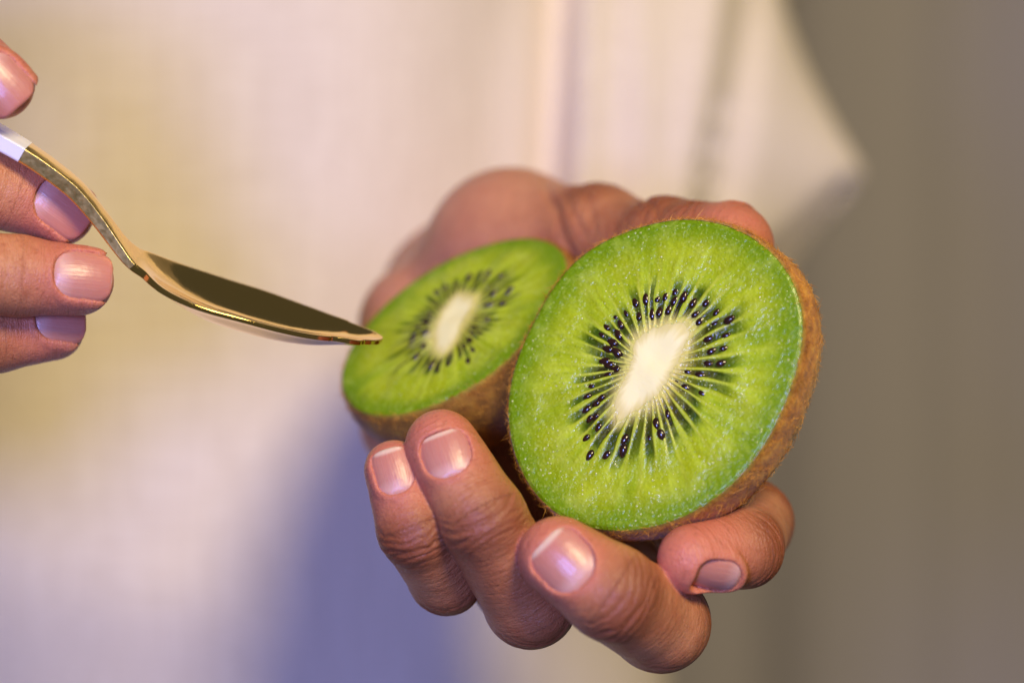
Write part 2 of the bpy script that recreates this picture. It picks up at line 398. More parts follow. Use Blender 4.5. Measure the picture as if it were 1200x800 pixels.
    uc = (K.c0[0]+np.cos(Tc)*rc).ravel(); vc = (K.c0[1]+np.sin(Tc)*rc).ravel(); sf2 = Sc.ravel()
    hc = .5*(vnoise(np.stack([uc*.28, vc*.28, 0*uc+3], 1))-.5)+.05*(1-sf2**2)
    hc[-NT_:] = hz[:NT_]
    pc = K.C+uc[:, None]*K.e1+vc[:, None]*K.e2+hc[:, None]*K.n
    ctr = len(pc); pc = np.vstack([pc, K.C+K.c0[0]*K.e1+K.c0[1]*K.e2+hc[:NT_].mean()*K.n])
    ii = np.arange(NC-2)[:, None]*NT_
    Fc = np.stack([ii+j, ii+NT_+j, ii+NT_+j2, ii+j2], -1).reshape(-1, 4)
    tri = [(ctr, int(a), int((a+1) % NT_)) for a in range(NT_)]
    faces = [tuple(map(int, f)) for f in Fc]+tri
    cc = np.tile(lin(248, 241, 182), (len(pc), 1)); e = np.append(sf2, 0)
    me_ = sstep(.66, 1, e+np.append(.25*(np.tile(fbm(np.stack([ct*12, st*12, 0*ct], 1), 2), NC-1)-.5), 0)); cc = cc*(1-.85*me_[:, None])+lin(222, 210, 128)*.85*me_[:, None]
    o = mesh_obj('core', pc, faces, CORE); attr(o, 'col', cc, 'COLOR'); adopt(o, root)
    # ---- skin
    NW = 90; ph = np.linspace(0, 1, NW); wv = K.h*np.sin(ph*np.pi/2)**1.0*(1-1e-4)+.22
    Bu, Bv = K.c0[0]+ct*R-K.ct[0], K.c0[1]+st*R-K.ct[1]
    rows = []; ns = rs.uniform(0, 90)
    for k in range(NW):
        f = float(kprof(K, np.array([wv[k]-.22]))[0]); f = max(f, .004)
        u = K.ct[0]+Bu*f; v = K.ct[1]+Bv*f
        p = K.C+u[:, None]*K.e1+v[:, None]*K.e2-wv[k]*K.n
        rad = nrm_rows(Bu[:, None]*K.e1+Bv[:, None]*K.e2)
        off = (.22 if k else .05)+.5*(vnoise(p*.16+ns)-.5)*min(1, k/8)+.10*(vnoise(p*1.3+ns)-.5)
        rows.append(p+rad*np.reshape(off, (-1, 1)))
    ps = np.vstack(rows); i = np.arange(NW-1)[:, None]*NT_
    Fs = np.stack([i+j2, i+NT_+j2, i+NT_+j, i+j], -1).reshape(-1, 4)[:, ::-1]
    o = mesh_obj('skin', ps, Fs, KSKIN); rim = np.zeros(len(ps)); rim[:NT_] = .9; rim[NT_:2*NT_] = .4
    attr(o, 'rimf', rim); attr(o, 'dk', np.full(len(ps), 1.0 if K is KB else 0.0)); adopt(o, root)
    # ---- fuzz
    kk = rs.randint(0, NW*95//100, nfuzz); kk = np.where(rs.rand(nfuzz) < .18, rs.randint(0, 4, nfuzz), kk); tt = rs.randint(0, NT_, nfuzz)
    base = ps[kk*NT_+tt]; nx = ps[kk*NT_+(tt+1) % NT_]; dn = ps[np.minimum(kk+1, NW-1)*NT_+tt]
    ta = nrm_rows(nx-base); tb = nrm_rows(dn-base+1e-9); no = np.cross(ta, tb)
    cen = K.C-K.n*K.h*.4; sg = np.sign(((base-cen)*no).sum(1)); no = nrm_rows(no*sg[:, None])
    a = rs.uniform(0, 2*np.pi, nfuzz); tang = ta*np.cos(a)[:, None]+tb*np.sin(a)[:, None]
    L = rs.gamma(4, .22, nfuzz)+.25; lift = rs.uniform(.10, .95, nfuzz)
    d0 = nrm_rows(tang+no*lift[:, None]); bend = nrm_rows(rs.normal(size=(nfuzz, 3))); side = nrm_rows(np.cross(d0, bend)); wd = rs.uniform(.022, .05, nfuzz)
    Vv = []; m = 4
    for q in range(m):
        t = q/(m-1); c = base+d0*(L*t)[:, None]+bend*(.28*L*t*t)[:, None]-no*(.18*L*t*t)[:, None]
        ww = (wd*(1-.75*t))[:, None]; Vv += [c-side*ww, c+side*ww]
    Vv = np.stack(Vv, 1).reshape(-1, 3); b = np.arange(nfuzz)[:, None]*2*m
    Fz = np.concatenate([np.stack([b[:, 0]+2*q, b[:, 0]+2*q+1, b[:, 0]+2*q+3, b[:, 0]+2*q+2], 1) for q in range(m-1)])
    o = mesh_obj('fuzz', Vv, Fz, FUZZ); o['kind'] = 'stuff'; adopt(o, root)
    # ---- seeds
    sm = None
    for q, (u, v) in enumerate(suv):
        if sm is None:
            vs = []; fs = []; A_, B_ = 12, 8
            for x in range(B_+1):
                f = x/B_*np.pi; r = np.sin(f)*(1-.22*np.cos(f))
                for y in range(A_): vs.append((np.cos(f), r*np.cos(y/A_*2*np.pi)*.60, r*np.sin(y/A_*2*np.pi)*.46))
            for x in range(B_):
                for y in range(A_): fs.append((x*A_+y, x*A_+(y+1) % A_, (x+1)*A_+(y+1) % A_, (x+1)*A_+y))
            o = mesh_obj('seed', np.array(vs)*1.04, fs, SEED); sm = o.data
        else:
            o = bpy.data.objects.new('seed', sm); COL.objects.link(o)
        o.parent = root
        a = math.atan2(v, u)+rs.uniform(-.3, .3); sz = rs.uniform(.8, 1.25)
        x = K.e1*math.cos(a)+K.e2*math.sin(a); x = nrm(x+K.n*rs.uniform(-.25, .25)); z = nrm(K.n-x*(K.n@x)); y = np.cross(z, x)
        pos_ = K.C+(u+K.c0[0])*K.e1+(v+K.c0[1])*K.e2+K.n*rs.choice([rs.uniform(-.25, 0), rs.uniform(-.52, -.3)])
        Mx = Matrix(((x[0]*sz, y[0]*sz, z[0]*sz, pos_[0]*MM), (x[1]*sz, y[1]*sz, z[1]*sz, pos_[1]*MM), (x[2]*sz, y[2]*sz, z[2]*sz, pos_[2]*MM), (0, 0, 0, 1)))
        o.matrix_local = Matrix.Translation(-root.location)@Mx
    # ---- juice beads on the cut
    if ndrop:
        hemi = []; fc = []; A_, B_ = 8, 4
        for x in range(B_):
            f = (x/B_)*np.pi/2
            for y in range(A_): hemi.append((np.cos(f)*np.cos(y/A_*2*np.pi), np.cos(f)*np.sin(y/A_*2*np.pi), np.sin(f)*.75))
        hemi.append((0, 0, .75))
        for x in range(B_-1):
            for y in range(A_): fc.append((x*A_+y, x*A_+(y+1) % A_, (x+1)*A_+(y+1) % A_, (x+1)*A_+y))
        hemi = np.array(hemi); base_i = rs.randint(0, len(pos), ndrop*4)
        keep = rs.rand(ndrop*4) < (.15+.85*rr[base_i]/rr.max())*(sf[base_i] < .97)*np.where(fbm(np.stack([uf*.25, vf*.25, 0*uf+9], 1), 2)[base_i] > .52, 1, .12); base_i = base_i[keep][:ndrop]
        Vd = []; Fd = []; nb = 0
        for bi in base_i:
            r = min(rs.gamma(1.8, .035)+.035, .16)
            q = pos[bi]+(hemi[:, :1]*K.e1+hemi[:, 1:2]*K.e2)*r*rs.uniform(.9, 1.5)+hemi[:, 2:]*K.n*r-K.n*.03
            Vd.append(q)
            for f in fc: Fd.append(tuple(x+nb for x in f))
            for y in range(A_): Fd.append((nb+(B_-1)*A_+y, nb+(B_-1)*A_+(y+1) % A_, nb+len(hemi)-1))
            nb += len(hemi)
        o = mesh_obj('juice_beads', np.vstack(Vd), Fd, JUICE); o['kind'] = 'stuff'; adopt(o, root)
def nrm_rows(a): return a/np.maximum(np.linalg.norm(a, axis=1, keepdims=True), 1e-9)

k1 = empty('kiwi_half', KF.C, 'nearer kiwi half with its wide cut face turned toward the viewer', 'kiwi half', 'kiwi halves in the cupped hand')
build_kiwi(KF, k1, FRONT_SEED, 900, 150, 15000, 900, 3)
k2 = empty('kiwi_half', KB.C, 'farther kiwi half tilted upward, partly behind the other and beneath the spoon tip', 'kiwi half', 'kiwi halves in the cupped hand')
build_kiwi(KB, k2, BACK_SEED, 640, 110, 11000, 140, 11)

# ------------------------------------------------------------------ signed distance tools
def rcone(X, a, b, r1, r2):
    a = np.asarray(a, F32); b = np.asarray(b, F32); ba = b-a; l2 = F32(ba@ba); rr = F32(r1-r2); a2 = l2-rr*rr; il2 = F32(1)/l2
    pa = X-a; y = pa@ba; z = y-l2
    q = pa*l2-ba*y[:, None]; x2 = (q*q).sum(1); y2 = y*y*l2; z2 = z*z*l2
    k = np.sign(rr)*rr*rr*x2
    o = (np.sqrt(x2*a2*il2)+y*rr)*il2-F32(r1)
    c2 = np.sign(y)*a2*y2 < k; o = np.where(c2, np.sqrt(x2+y2)*il2-F32(r1), o)
    c1 = np.sign(z)*a2*z2 > k; return np.where(c1, np.sqrt(x2+z2)*il2-F32(r2), o)
def ellip(X, c, r):
    q = (X-np.asarray(c, F32)); r = np.asarray(r, F32); k0 = np.linalg.norm(q/r, axis=1); k1 = np.linalg.norm(q/(r*r), axis=1)
    return k0*(k0-1)/np.maximum(k1, 1e-6)
def smin(a, b, k):
    h = np.maximum(k-np.abs(a-b), 0)/k; return np.minimum(a, b)-h*h*k*F32(.25)
def smax(a, b, k): return -smin(-a, -b, k)
def surface(fn, lo, hi, h, c=6, newton=2, margin=1.0):
    lo = np.array(lo, float); n = np.ceil((np.array(hi)-lo)/h/c).astype(int)*c
    nb = n//c
    g = [lo[i]+(np.arange(nb[i])*c+(c-1)/2)*h for i in range(3)]
    B = np.stack(np.meshgrid(*g, indexing='ij'), -1).reshape(-1, 3).astype(F32)
    d = np.concatenate([fn(B[i:i+200000]) for i in range(0, len(B), 200000)])
    V = np.repeat(np.repeat(np.repeat(d.reshape(nb), c, 0), c, 1), c, 2).astype(F32)
    act = np.nonzero(np.abs(d) < h*c*.87*1.35+margin)[0]
    bi = np.stack(np.unravel_index(act, nb), 1)
    off = np.stack(np.meshgrid(*[np.arange(c)]*3, indexing='ij'), -1).reshape(-1, 3)
    CH = 2000
    for s in range(0, len(bi), CH):
        idx = (bi[s:s+CH, None]*c+off[None]).reshape(-1, 3)
        V[idx[:, 0], idx[:, 1], idx[:, 2]] = fn((lo+idx*h).astype(F32))
    S = V < 0; s8 = S.astype(np.uint8); cnt = 0
    for a in (0, 1):
        for b in (0, 1):
            for e in (0, 1):
                cnt = cnt+s8[a:n[0]-1+a, b:n[1]-1+b, e:n[2]-1+e]
    ac = np.nonzero((cnt > 0) & (cnt < 8)); ac = np.stack(ac, 1)
    acc = np.zeros((len(ac), 3)); num = np.zeros(len(ac))
    cr = [(a, b, e) for a in (0, 1) for b in (0, 1) for e in (0, 1)]
    for p in cr:
        for ax in range(3):
            if p[ax]: continue
            q = list(p); q[ax] = 1
            v0 = V[ac[:, 0]+p[0], ac[:, 1]+p[1], ac[:, 2]+p[2]]; v1 = V[ac[:, 0]+q[0], ac[:, 1]+q[1], ac[:, 2]+q[2]]
            m = (v0 < 0) != (v1 < 0); t = np.where(m, v0/np.where(m, v0-v1, 1), 0)
            pt = np.tile(np.array(p, float), (len(ac), 1)); pt[:, ax] = t
            acc += pt*m[:, None]; num += m
    vert = lo+(ac+acc/num[:, None])*h
    idm = np.full((n[0]-1, n[1]-1, n[2]-1), -1, np.int32); idm[ac[:, 0], ac[:, 1], ac[:, 2]] = np.arange(len(ac))
    faces = []
    for ax in range(3):
        sl0 = [slice(1, n[i]-1) for i in range(3)]; sl1 = list(sl0)
        sl0[ax] = slice(0, n[ax]-1); sl1[ax] = slice(1, n[ax])
        a = S[tuple(sl0)]; b = S[tuple(sl1)]; e = np.stack(np.nonzero(a != b), 1)
        st = np.array([1, 1, 1]); st[ax] = 0; e2 = e+st; flip = a[e[:, 0], e[:, 1], e[:, 2]]
        o1, o2 = (ax+1) % 3, (ax+2) % 3; u = np.eye(3, dtype=int)
        cs = [e2, e2-u[o1], e2-u[o1]-u[o2], e2-u[o2]]
        ids = [idm[x[:, 0], x[:, 1], x[:, 2]] for x in cs]
        q = np.stack(ids, 1); q = np.where(flip[:, None], q[:, [2, 3, 0, 1]], q[:, [3, 2, 1, 0]])
        faces.append(q[(q >= 0).all(1)])
    Fq = np.concatenate(faces); X = vert.astype(F32)
    for _ in range(newton):
        e = F32(.5*h*.5)
        f0 = feval(fn, X); g = np.stack([feval(fn, X+e*np.eye(3, dtype=F32)[i])-f0 for i in range(3)], 1)/e
        st = f0[:, None]*g/np.maximum((g*g).sum(1, keepdims=True), .25); L = np.linalg.norm(st, axis=1, keepdims=True)
        X = X-st*np.minimum(1, .6*h/np.maximum(L, 1e-6))
    return X, Fq, g
def feval(fn, X): return np.concatenate([fn(X[i:i+300000]) for i in range(0, len(X), 300000)])

class Nail:
    def __init__(s, fn, px, py, axis, L, W, normal=None, rx=8.2, ry=24, sink=.35, pos=None, shift=0, free=.90):
        if pos is None:
            o = np.array([0, -D, 0.0]); d = nrm([(px-600)*.15, D, (400-py)*.15]); t = D*.8
            for _ in range(80): t += float(fn((o+d*t)[None].astype(F32))[0])*.8
            pos = o+d*t
        pos = np.asarray(pos, float)
        if normal is None:
            e = .4; normal = [float(fn((pos+np.eye(3)[i]*e)[None].astype(F32))[0]-fn((pos-np.eye(3)[i]*e)[None].astype(F32))[0]) for i in range(3)]
        s.z = nrm(normal); s.y = nrm(np.asarray(axis, float)-s.z*(np.asarray(axis)@s.z)); s.x = np.cross(s.y, s.z)
        s.o = pos+s.y*shift-s.z*sink; s.L = L; s.W = W; s.rx = rx; s.ry = ry; s.free = free
    def zp(s, x, y): return -x*x/(2*s.rx)-(x**4)/(8*s.rx**3)-y*y/(2*s.ry)
    def R2(s, x, y):
        r = np.where(y < 0, s.W*.47, s.W*.30)
        qx = np.abs(x)-s.W/2+r; qy = np.abs(y)-s.L/2+r
        return np.minimum(np.maximum(qx, qy), 0)+np.hypot(np.maximum(qx, 0), np.maximum(qy, 0))-r
    def apply(s, X, f):
        m = np.nonzero((np.abs(f) < 4) & (((X-s.o.astype(F32))**2).sum(1) < (s.L*1.3)**2))[0]
        if not len(m): return f
        q = X[m]-s.o.astype(F32); x = q@s.x.astype(F32); y = q@s.y.astype(F32); z = q@s.z.astype(F32)
        h = z-s.zp(x, y); R = s.R2(x, y); g = f[m]
        bed = np.maximum(np.maximum(R+.35, np.abs(h+1.6)-1.35), y-(s.L/2-1.1))
        g = smin(g, bed, F32(.9))
        fade = sstep(s.L*.5-.3, s.L*.5-2.4, y)
        rg = np.hypot((R-.55), (h+.22))-.62*fade-.02
        rg = np.where(y < s.L*.5, rg, 9)
        g = smin(g, rg.astype(F32), F32(.9))
        carve = np.maximum(np.maximum(R+.10, -(h+.14)), h-2.5)
        g = smax(g, -carve, F32(.35))
        f = f.copy(); f[m] = g; return f
    def mesh(s, root):
        NU, NV = 30, 34; V = []; uu = []; vv = []
        for lay in (0, 1):
            for j in range(NV):
                v = j/(NV-1)*2-1; y = v*s.L/2
                r = s.W*.47 if v < 0 else s.W*.30
                ey = max(abs(y)-(s.L/2-r), 0); hw = s.W/2-r+math.sqrt(max(r*r-ey*ey, 0))
                for i in range(NU):
                    u = i/(NU-1)*2-1; x = u*max(hw, .25)
                    edge = max(0, 1-(1-abs(u))*5); edge = max(edge, max(0, (abs(v)-.93)/.07))
                    h = (.10-.20*edge**2) if lay == 0 else -.30
                    hh = h+(-.25*max(0, (-v-.80)/.20))
                    p = s.o+s.x*x+s.y*y+s.z*(s.zp(x, y)+hh); V.append(p); uu.append(u); vv.append((v+1)/2)
        F = []; n = NU*NV
        for j in range(NV-1):
            for i in range(NU-1):
                a = j*NU+i; F.append((a, a+1, a+NU+1, a+NU)); F.append((n+a+NU, n+a+NU+1, n+a+1, n+a))
        for i in range(NU-1):
            F.append((i+1, i, n+i, n+i+1)); a = (NV-1)*NU+i; F.append((a, a+1, n+a+1, n+a))
        for j in range(NV-1):
            a = j*NU; F.append((a, a+NU, n+a+NU, n+a)); a = j*NU+NU-1; F.append((a+NU, a, n+a, n+a+NU))
        vv = np.array(vv)-.035*np.abs(np.array(uu))**2*0
        o = mesh_obj('fingernail', np.array(V), F, NAIL); attr(o, 'nv', vv); attr(o, 'nu', uu); attr(o, 'nfree', s.free+.05*np.abs(np.array(uu))**2.5-.0*vv); adopt(o, root); return o

class Hand:
    def __init__(s): s.fingers = []; s.palm = []; s.nails = {}; s.kp = 6; s.cut = []
    def raw_finger(s, i, X, thr=None):
        ff = None; J = s.fingers[i]['j']
        for (a, ra), (b, rb) in zip(J[:-1], J[1:]):
            d = rcone(X, a, b, ra, rb); ff = d if ff is None else smin(ff, d, F32(1.4))
        for (c, r) in s.fingers[i].get('pad', []): ff = smin(ff, (np.linalg.norm(X-np.asarray(c, F32), axis=1)-r).astype(F32), F32(3))
        return ff
    def __call__(s, X):
        X = X.astype(F32); p = None
        for (a, b, ra, rb, k) in s.palm:
            d = rcone(X, a, b, ra, rb); p = d if p is None else smin(p, d, F32(k))
        out = p
        for i, f in enumerate(s.fingers):
            ff = s.raw_finger(i, X)
            for nl in s.nails.get(i, []): ff = nl.apply(X, ff)
            out = smin(out, smin(p, ff, F32(f.get('k', s.kp))), F32(.35))
        for K in s.cut:
            m = np.nonzero(np.abs(out) < 6)[0]
            if len(m):
                v = -(kiwi_sdf(K, X[m].astype(float))-.12); out[m] = smax(out[m], v.astype(F32), F32(.5))
        return out
    def finish(s, X, g):
        """wrinkles, tone and along-finger coordinates"""
        N = nrm_rows(g.astype(float)); X = X.astype(float)
        n = len(X); best = np.full(n, 1e9); fu = np.zeros(n); fa = np.zeros(n); tip = np.zeros(n); kn = np.zeros(n); disp = np.zeros(n)
        for i, f in enumerate(s.fingers):
            d = s.raw_finger(i, X.astype(F32)); m = d < best; best = np.minimum(best, d)
            J = [np.asarray(q[0]) for q in f['j']]; acc = 0; bd = np.full(n, 1e9); u_ = np.zeros(n); a_ = np.zeros(n)
            sdv = nrm(np.cross(J[1]-J[0], J[-1]-J[1])+1e-6)
            for a, b in zip(J[:-1], J[1:]):
                ba = b-a; L = np.linalg.norm(ba); t = ((X-a)@ba)/L; tc = np.clip(t, 0, L); dd = np.linalg.norm(X-a-tc[:, None]*ba/L, axis=1)
                ax = ba/L; q = X-a
                mm_ = dd < bd; bd = np.minimum(bd, dd); u_ = np.where(mm_, acc+t, u_); a_ = np.where(mm_, (q-t[:, None]*ax)@sdv, a_); acc += L
            fu = np.where(m, u_+i*100, fu); fa = np.where(m, a_, fa)
            T = J[-1]; dt = np.linalg.norm(X-T, axis=1); tp = sstep(14, 5, dt)*(d < .6)
            tip = np.maximum(tip, tp)
            for jj in range(1, len(J)-1):
                a, b, c = J[jj-1], J[jj], J[jj+1]; ax = nrm(c-a); out = b-(a+c)/2
                dors = f.get('dors'); 
                if np.linalg.norm(out) < 1.5 and dors is not None: out = np.asarray(dors, float)
                out = nrm(out-ax*(out@ax)); sd = np.cross(ax, out); q = X-b; r = f['j'][jj][1]
                t = q@ax; l = q@sd; up = q@out
                mask = sstep(-.1*r, .7*r, up)*sstep(2.0*r, 1.3*r, np.abs(l))*(d < .5)*sstep(9, 5, np.abs(t))*(best >= d-.01)
                t2 = t-.045*l*l*np.sign(t+1e-6)*.6+1.1*(vnoise(X*.5+jj*3.1+i)-.5)
                for o_, A, wd in ((-3.6, .10, .28), (-2.2, .17, .30), (-1.0, .13, .22), (.1, .26, .32), (1.3, .15, .24), (2.6, .20, .30), (4.2, .09, .25)):
                    o_ += .5*math.sin(i*3+jj*5+o_*7); disp -= A*1.5*np.exp(-((t2-o_)/wd)**2)*mask*(.35+1.0*vnoise(X*.45+o_))
                kn = np.maximum(kn, sstep(8.5, 2, np.abs(t))*sstep(0, .8*r, up)*(d < .6))
        for (c, ax, wd, A, rad) in getattr(s, 'creases', []):
            q = X-np.asarray(c); t = q@nrm(ax)+1.0*(vnoise(X*.25)-.5); dd = np.linalg.norm(q, axis=1)
            disp -= A*np.exp(-(t/wd)**2)*sstep(rad, rad*.5, dd)
        keep = np.ones(n)
        for nl in [q for L in s.nails.values() for q in L]:
            q = X-nl.o; x, y, z = q@nl.x, q@nl.y, q@nl.z; R = nl.R2(x, y); near = (np.abs(z) < 4)
            keep = np.where((R < 1.2) & near, 0.15, keep); tip = np.maximum(tip, sstep(2.5, .2, R)*near*.7)
        disp *= keep
        disp += .05*(vnoise(X*1.1)-.5)*keep+.25*(vnoise(X*.16)-.5)*keep
        return X+N*disp[:, None], fu, fa, tip*(1-.5*kn), kn

# ---- the person's left hand, cupped round the kiwis
LH = Hand(); LH.kp = 5
W = P(585, 372, 92)
mcp = {'pinky': P(503, 588, 44), 'ring': P(575, 632, 47), 'middle': P(690, 640, 52), 'index': P(800, 590, 58)}
LH.palm = [(W, mcp['pinky'], 13, 9, 8), (W, mcp['ring'], 15, 9, 8), (W, mcp['middle'], 15, 9, 8), (W, mcp['index'], 15, 9, 8),
           (P(488, 382, 74), P(474, 500, 58), 11.5, 8.5, 7),                 # heel on the little finger side
           (P(600, 297, 68), P(640, 300, 60), 13.6, 11.5, 6),              # ball of the thumb
           (P(598, 294, 68), mcp['index'], 13.2, 9, 8), (W, P(598, 296, 68), 15, 13, 8),
           (P(506, 374, 74), P(600, 298, 68), 8.5, 12.5, 9),
           (W, np.array([12.0, 165, 2]), 17, 27, 14), (W+np.array([-9, 5, 3]), np.array([4.0, 160, 0]), 14, 25, 14)]
def fing(name, pts, **kw):
    d = {'name': name, 'j': [(P(*p[:3]), p[3]) for p in pts]}; d.update(kw); return d
LH.fingers = [
    dict(name='pinky', j=[(mcp['pinky'], 8.0), (P(523, 676, 9), 6.6), (P(488, 620, -2), 6.7), (P(463, 552, 0), 5.5)], dors=(0, -1, 0)),
    dict(name='ring', j=[(mcp['ring'], 9.0), (P(622, 706, 5), 8.0), (P(565, 606, -6), 7.6), (P(518, 524, -2), 6.6)], dors=(0, -1, 0)),
    dict(name='middle', j=[(mcp['middle'], 9.2), (P(774, 729, 2), 8.7), (P(716, 694, -12), 8.2), (P(654, 652, -11), 7.0)], dors=(0, -1, 0)),
    dict(name='index', j=[(mcp['index'], 9.2), (P(878, 612, 22), 8.0), (P(872, 642, 2), 6.9), (P(811, 655, -6), 6.1)], dors=(.1, -.3, -1), k=5),
    dict(name='thumb', j=[(P(598, 294, 66), 12.6), (P(700, 275, 48), 9.9), (P(745, 289, 39), 8.6), (P(780, 286, 32), 8.9), (P(816, 290, 25), 8.3), (P(854, 290, 20), 8.4)], dors=(0, .3, 1), k=5),
]
LH.cut = [KF, KB]
LH.creases = [(P(652, 255, 48), (.96, 0, .28), 1.1, .55, 24), (P(690, 250, 46), (.95, 0, .2), .8, .25, 16), (P(672, 250, 46), (.9, 0, .4), .7, .2, 16),
              (P(766, 245, 32), (.8, 0, .6), .6, .5, 9), (P(752, 250, 34), (.85, 0, .5), .5, .3, 9), (P(540, 300, 70), (.5, .2, -.8), 1.5, .3, 20)]
def rawf(H, i): return lambda X: H.raw_finger(i, X)
def fdir(H, i): J = H.fingers[i]['j']; return J[-1][0]-J[-2][0]
LH.nails = {
    0: [Nail(rawf(LH, 0), 460, 551, fdir(LH, 0)+np.array([0, 0, 2.]), 8.6, 7.0, rx=5.6, free=.86)],
    1: [Nail(rawf(LH, 1), 522, 531, fdir(LH, 1)+np.array([1.5, 0, 3.]), 8.6, 8.9, rx=7.0, free=.86)],
    2: [Nail(rawf(LH, 2), 661, 658, fdir(LH, 2)+np.array([0, 0, 3.]), 10.4, 10.0, rx=7.4, free=.86)],
    3: [Nail(rawf(LH, 3), 830, 670, fdir(LH, 3), 9.0, 7.2, rx=5.4, free=.93, normal=(.10, -.78, -.61), pos=P(833, 650, -4)+nrm((.10, -.78, -.61))*6.5, sink=.45)],
    4: [Nail(rawf(LH, 4), 0, 0, fdir(LH, 4), 11, 11, rx=9, free=2, normal=(.10, .62, .78), pos=P(854, 291, 21)+nrm((.10, .62, .78))*8.0)],
}
person = empty('person', (-75, 280, -200), 'person in a loose cream linen shirt holding two kiwi halves and a gold spoon', 'person')
for L in LH.nails.values():
    for nl in L: nl.mesh(person)
X, Fq, g = surface(LH, (-34, -24, -66), (58, 112, 42), .36)
Xd, fu, fa, tip, kn = LH.finish(X, g)
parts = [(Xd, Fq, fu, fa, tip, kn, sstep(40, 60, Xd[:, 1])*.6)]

# ---- the person's right hand, holding the spoon
RH = Hand(); RH.kp = 5
RW = np.array([-192., 46, 28])
rm = {'index': np.array([-136., 20, 32]), 'middle': np.array([-138., 16, 14]), 'ring': np.array([-137., 20, -3]), 'pinky': np.array([-134., 28, -17])}
RH.palm = [(RW, rm['index'], 16, 9.5, 8), (RW, rm['middle'], 16, 9.5, 8), (RW, rm['ring'], 16, 9, 8), (RW, rm['pinky'], 14, 8.5, 8),
           (RW, np.array([-148., 34, 52]), 15, 13, 8), (RW, np.array([-228., 110, 14]), 18, 27, 14)]
RH.fingers = [
    dict(name='index', j=[(rm['index'], 9), (np.array([-108., -4, 31]), 8.4), (P(14, 222, 7), 7.2), (P(70, 247, 9), 6.3)], dors=(0, -1, .2)),
    dict(name='middle', j=[(rm['middle'], 9.2), (np.array([-109., -9, 13]), 8.2), (P(22, 323, 0), 7.0), (P(92, 329, 2), 6.2)], dors=(0, -1, .2)),
    dict(name='ring', j=[(rm['ring'], 8.8), (np.array([-111., -3, -1]), 7.8), (P(-4, 392, 8), 6.6), (P(62, 386, 11), 5.6)], dors=(0, -1, .2)),
    dict(name='pinky', j=[(rm['pinky'], 8), (np.array([-115., 6, -16]), 7), (np.array([-108., 12, -15]), 6), (np.array([-106., 20, -7]), 5.2)], dors=(0, -1, .2)),
    dict(name='thumb', j=[(np.array([-148., 34, 52]), 13), (np.array([-122., 12, 60]), 9.6), (np.array([-105., -4, 57]), 8.0), (P(0, 100, -5), 5.9)], dors=(.3, -1, .3), k=4),
]
RH.nails = {
    0: [Nail(rawf(RH, 0), 76, 240, np.array([1., 0, -.62]), 11.2, 9.2, rx=6.8, free=2)],
    1: [Nail(rawf(RH, 1), 98, 320, np.array([1., 0, -.03]), 10.6, 8.8, rx=6.6, free=.96)],
    2: [Nail(rawf(RH, 2), 72, 372, np.array([1., 0, .08]), 9.6, 8.0, rx=6.0, free=2)],
    4: [Nail(rawf(RH, 4), -3, 96, np.array([1., 0, -1.1]), 11.0, 9.4, rx=6.6, free=2)],
}
for L in RH.nails.values():
    for nl in L: nl.mesh(person)
X, Fq, g = surface(RH, (-165, -22, -34), (-66, 50, 80), .42)
Xd, fu, fa, tip, kn = RH.finish(X, g)
parts.append((Xd, Fq, fu, fa, tip, kn, np.zeros(len(Xd))))

# ---- arms and trunk (coarser; they meet the hands inside the wrists)
ELB = np.array([34., 232, -14]); RELB = np.array([-262., 235, -30])
def arms(X):
    X = X.astype(F32)
    d = rcone(X, W, np.array([12., 165, 2]), 17, 27)
    d = smin(d, rcone(X, W+np.array([-9, 5, 3]), np.array([4., 160, 0]), 14, 25), F32(14))
    d = smin(d, rcone(X, np.array([12., 165, 2]), ELB, 27, 33), F32(6))
    d = smin(d, rcone(X, ELB, np.array([14., 290, 210]), 33, 36), F32(10))
    r = smin(rcone(X, RW, np.array([-228., 110, 14]), 18, 27), rcone(X, np.array([-228., 110, 14]), RELB, 27, 34), F32(6))
    r = smin(r, rcone(X, RW, np.array([-148., 34, 22]), 15, 11), F32(6))
    r = smin(r, rcone(X, RELB, np.array([-215., 300, 205]), 34, 42), F32(10))
    t = smin(ellip(X, (-85, 300, 0), (112, 88, 230)), ellip(X, (-85, 305, 175), (150, 70, 70)), F32(40))
    t = smin(t, rcone(X, np.array([-85., 305, 200]), np.array([-85., 300, 300]), 45, 48), F32(30))
    return np.minimum(d, r)*1+np.float32(0) if False else smin(np.minimum(d, r), t, F32(25))+F32(.5)
X, Fq, g = surface(arms, (-310, 96, -235), (95, 420, 330), 3.0, c=4, margin=4)
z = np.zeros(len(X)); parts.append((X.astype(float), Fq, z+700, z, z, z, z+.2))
def arm2(X): return arms(X)
X, Fq, g = surface(arms, (-290, 18, -60), (-158, 97.5, 80), 1.5, c=4, margin=3)
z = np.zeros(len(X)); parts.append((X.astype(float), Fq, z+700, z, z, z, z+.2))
off = 0; VV = []; FF = []
for p in parts: VV.append(p[0]); FF.append(p[1]+off); off += len(p[0])
cat = lambda i: np.concatenate([p[i] for p in parts])
body = mesh_obj('body', np.concatenate(VV), np.concatenate(FF), SKIN)
attr(body, 'tone', np.stack([cat(4), cat(5), cat(6)], 1), 'COLOR'); attr(body, 'fu', cat(2)); attr(body, 'fa', cat(3)); adopt(body, person)

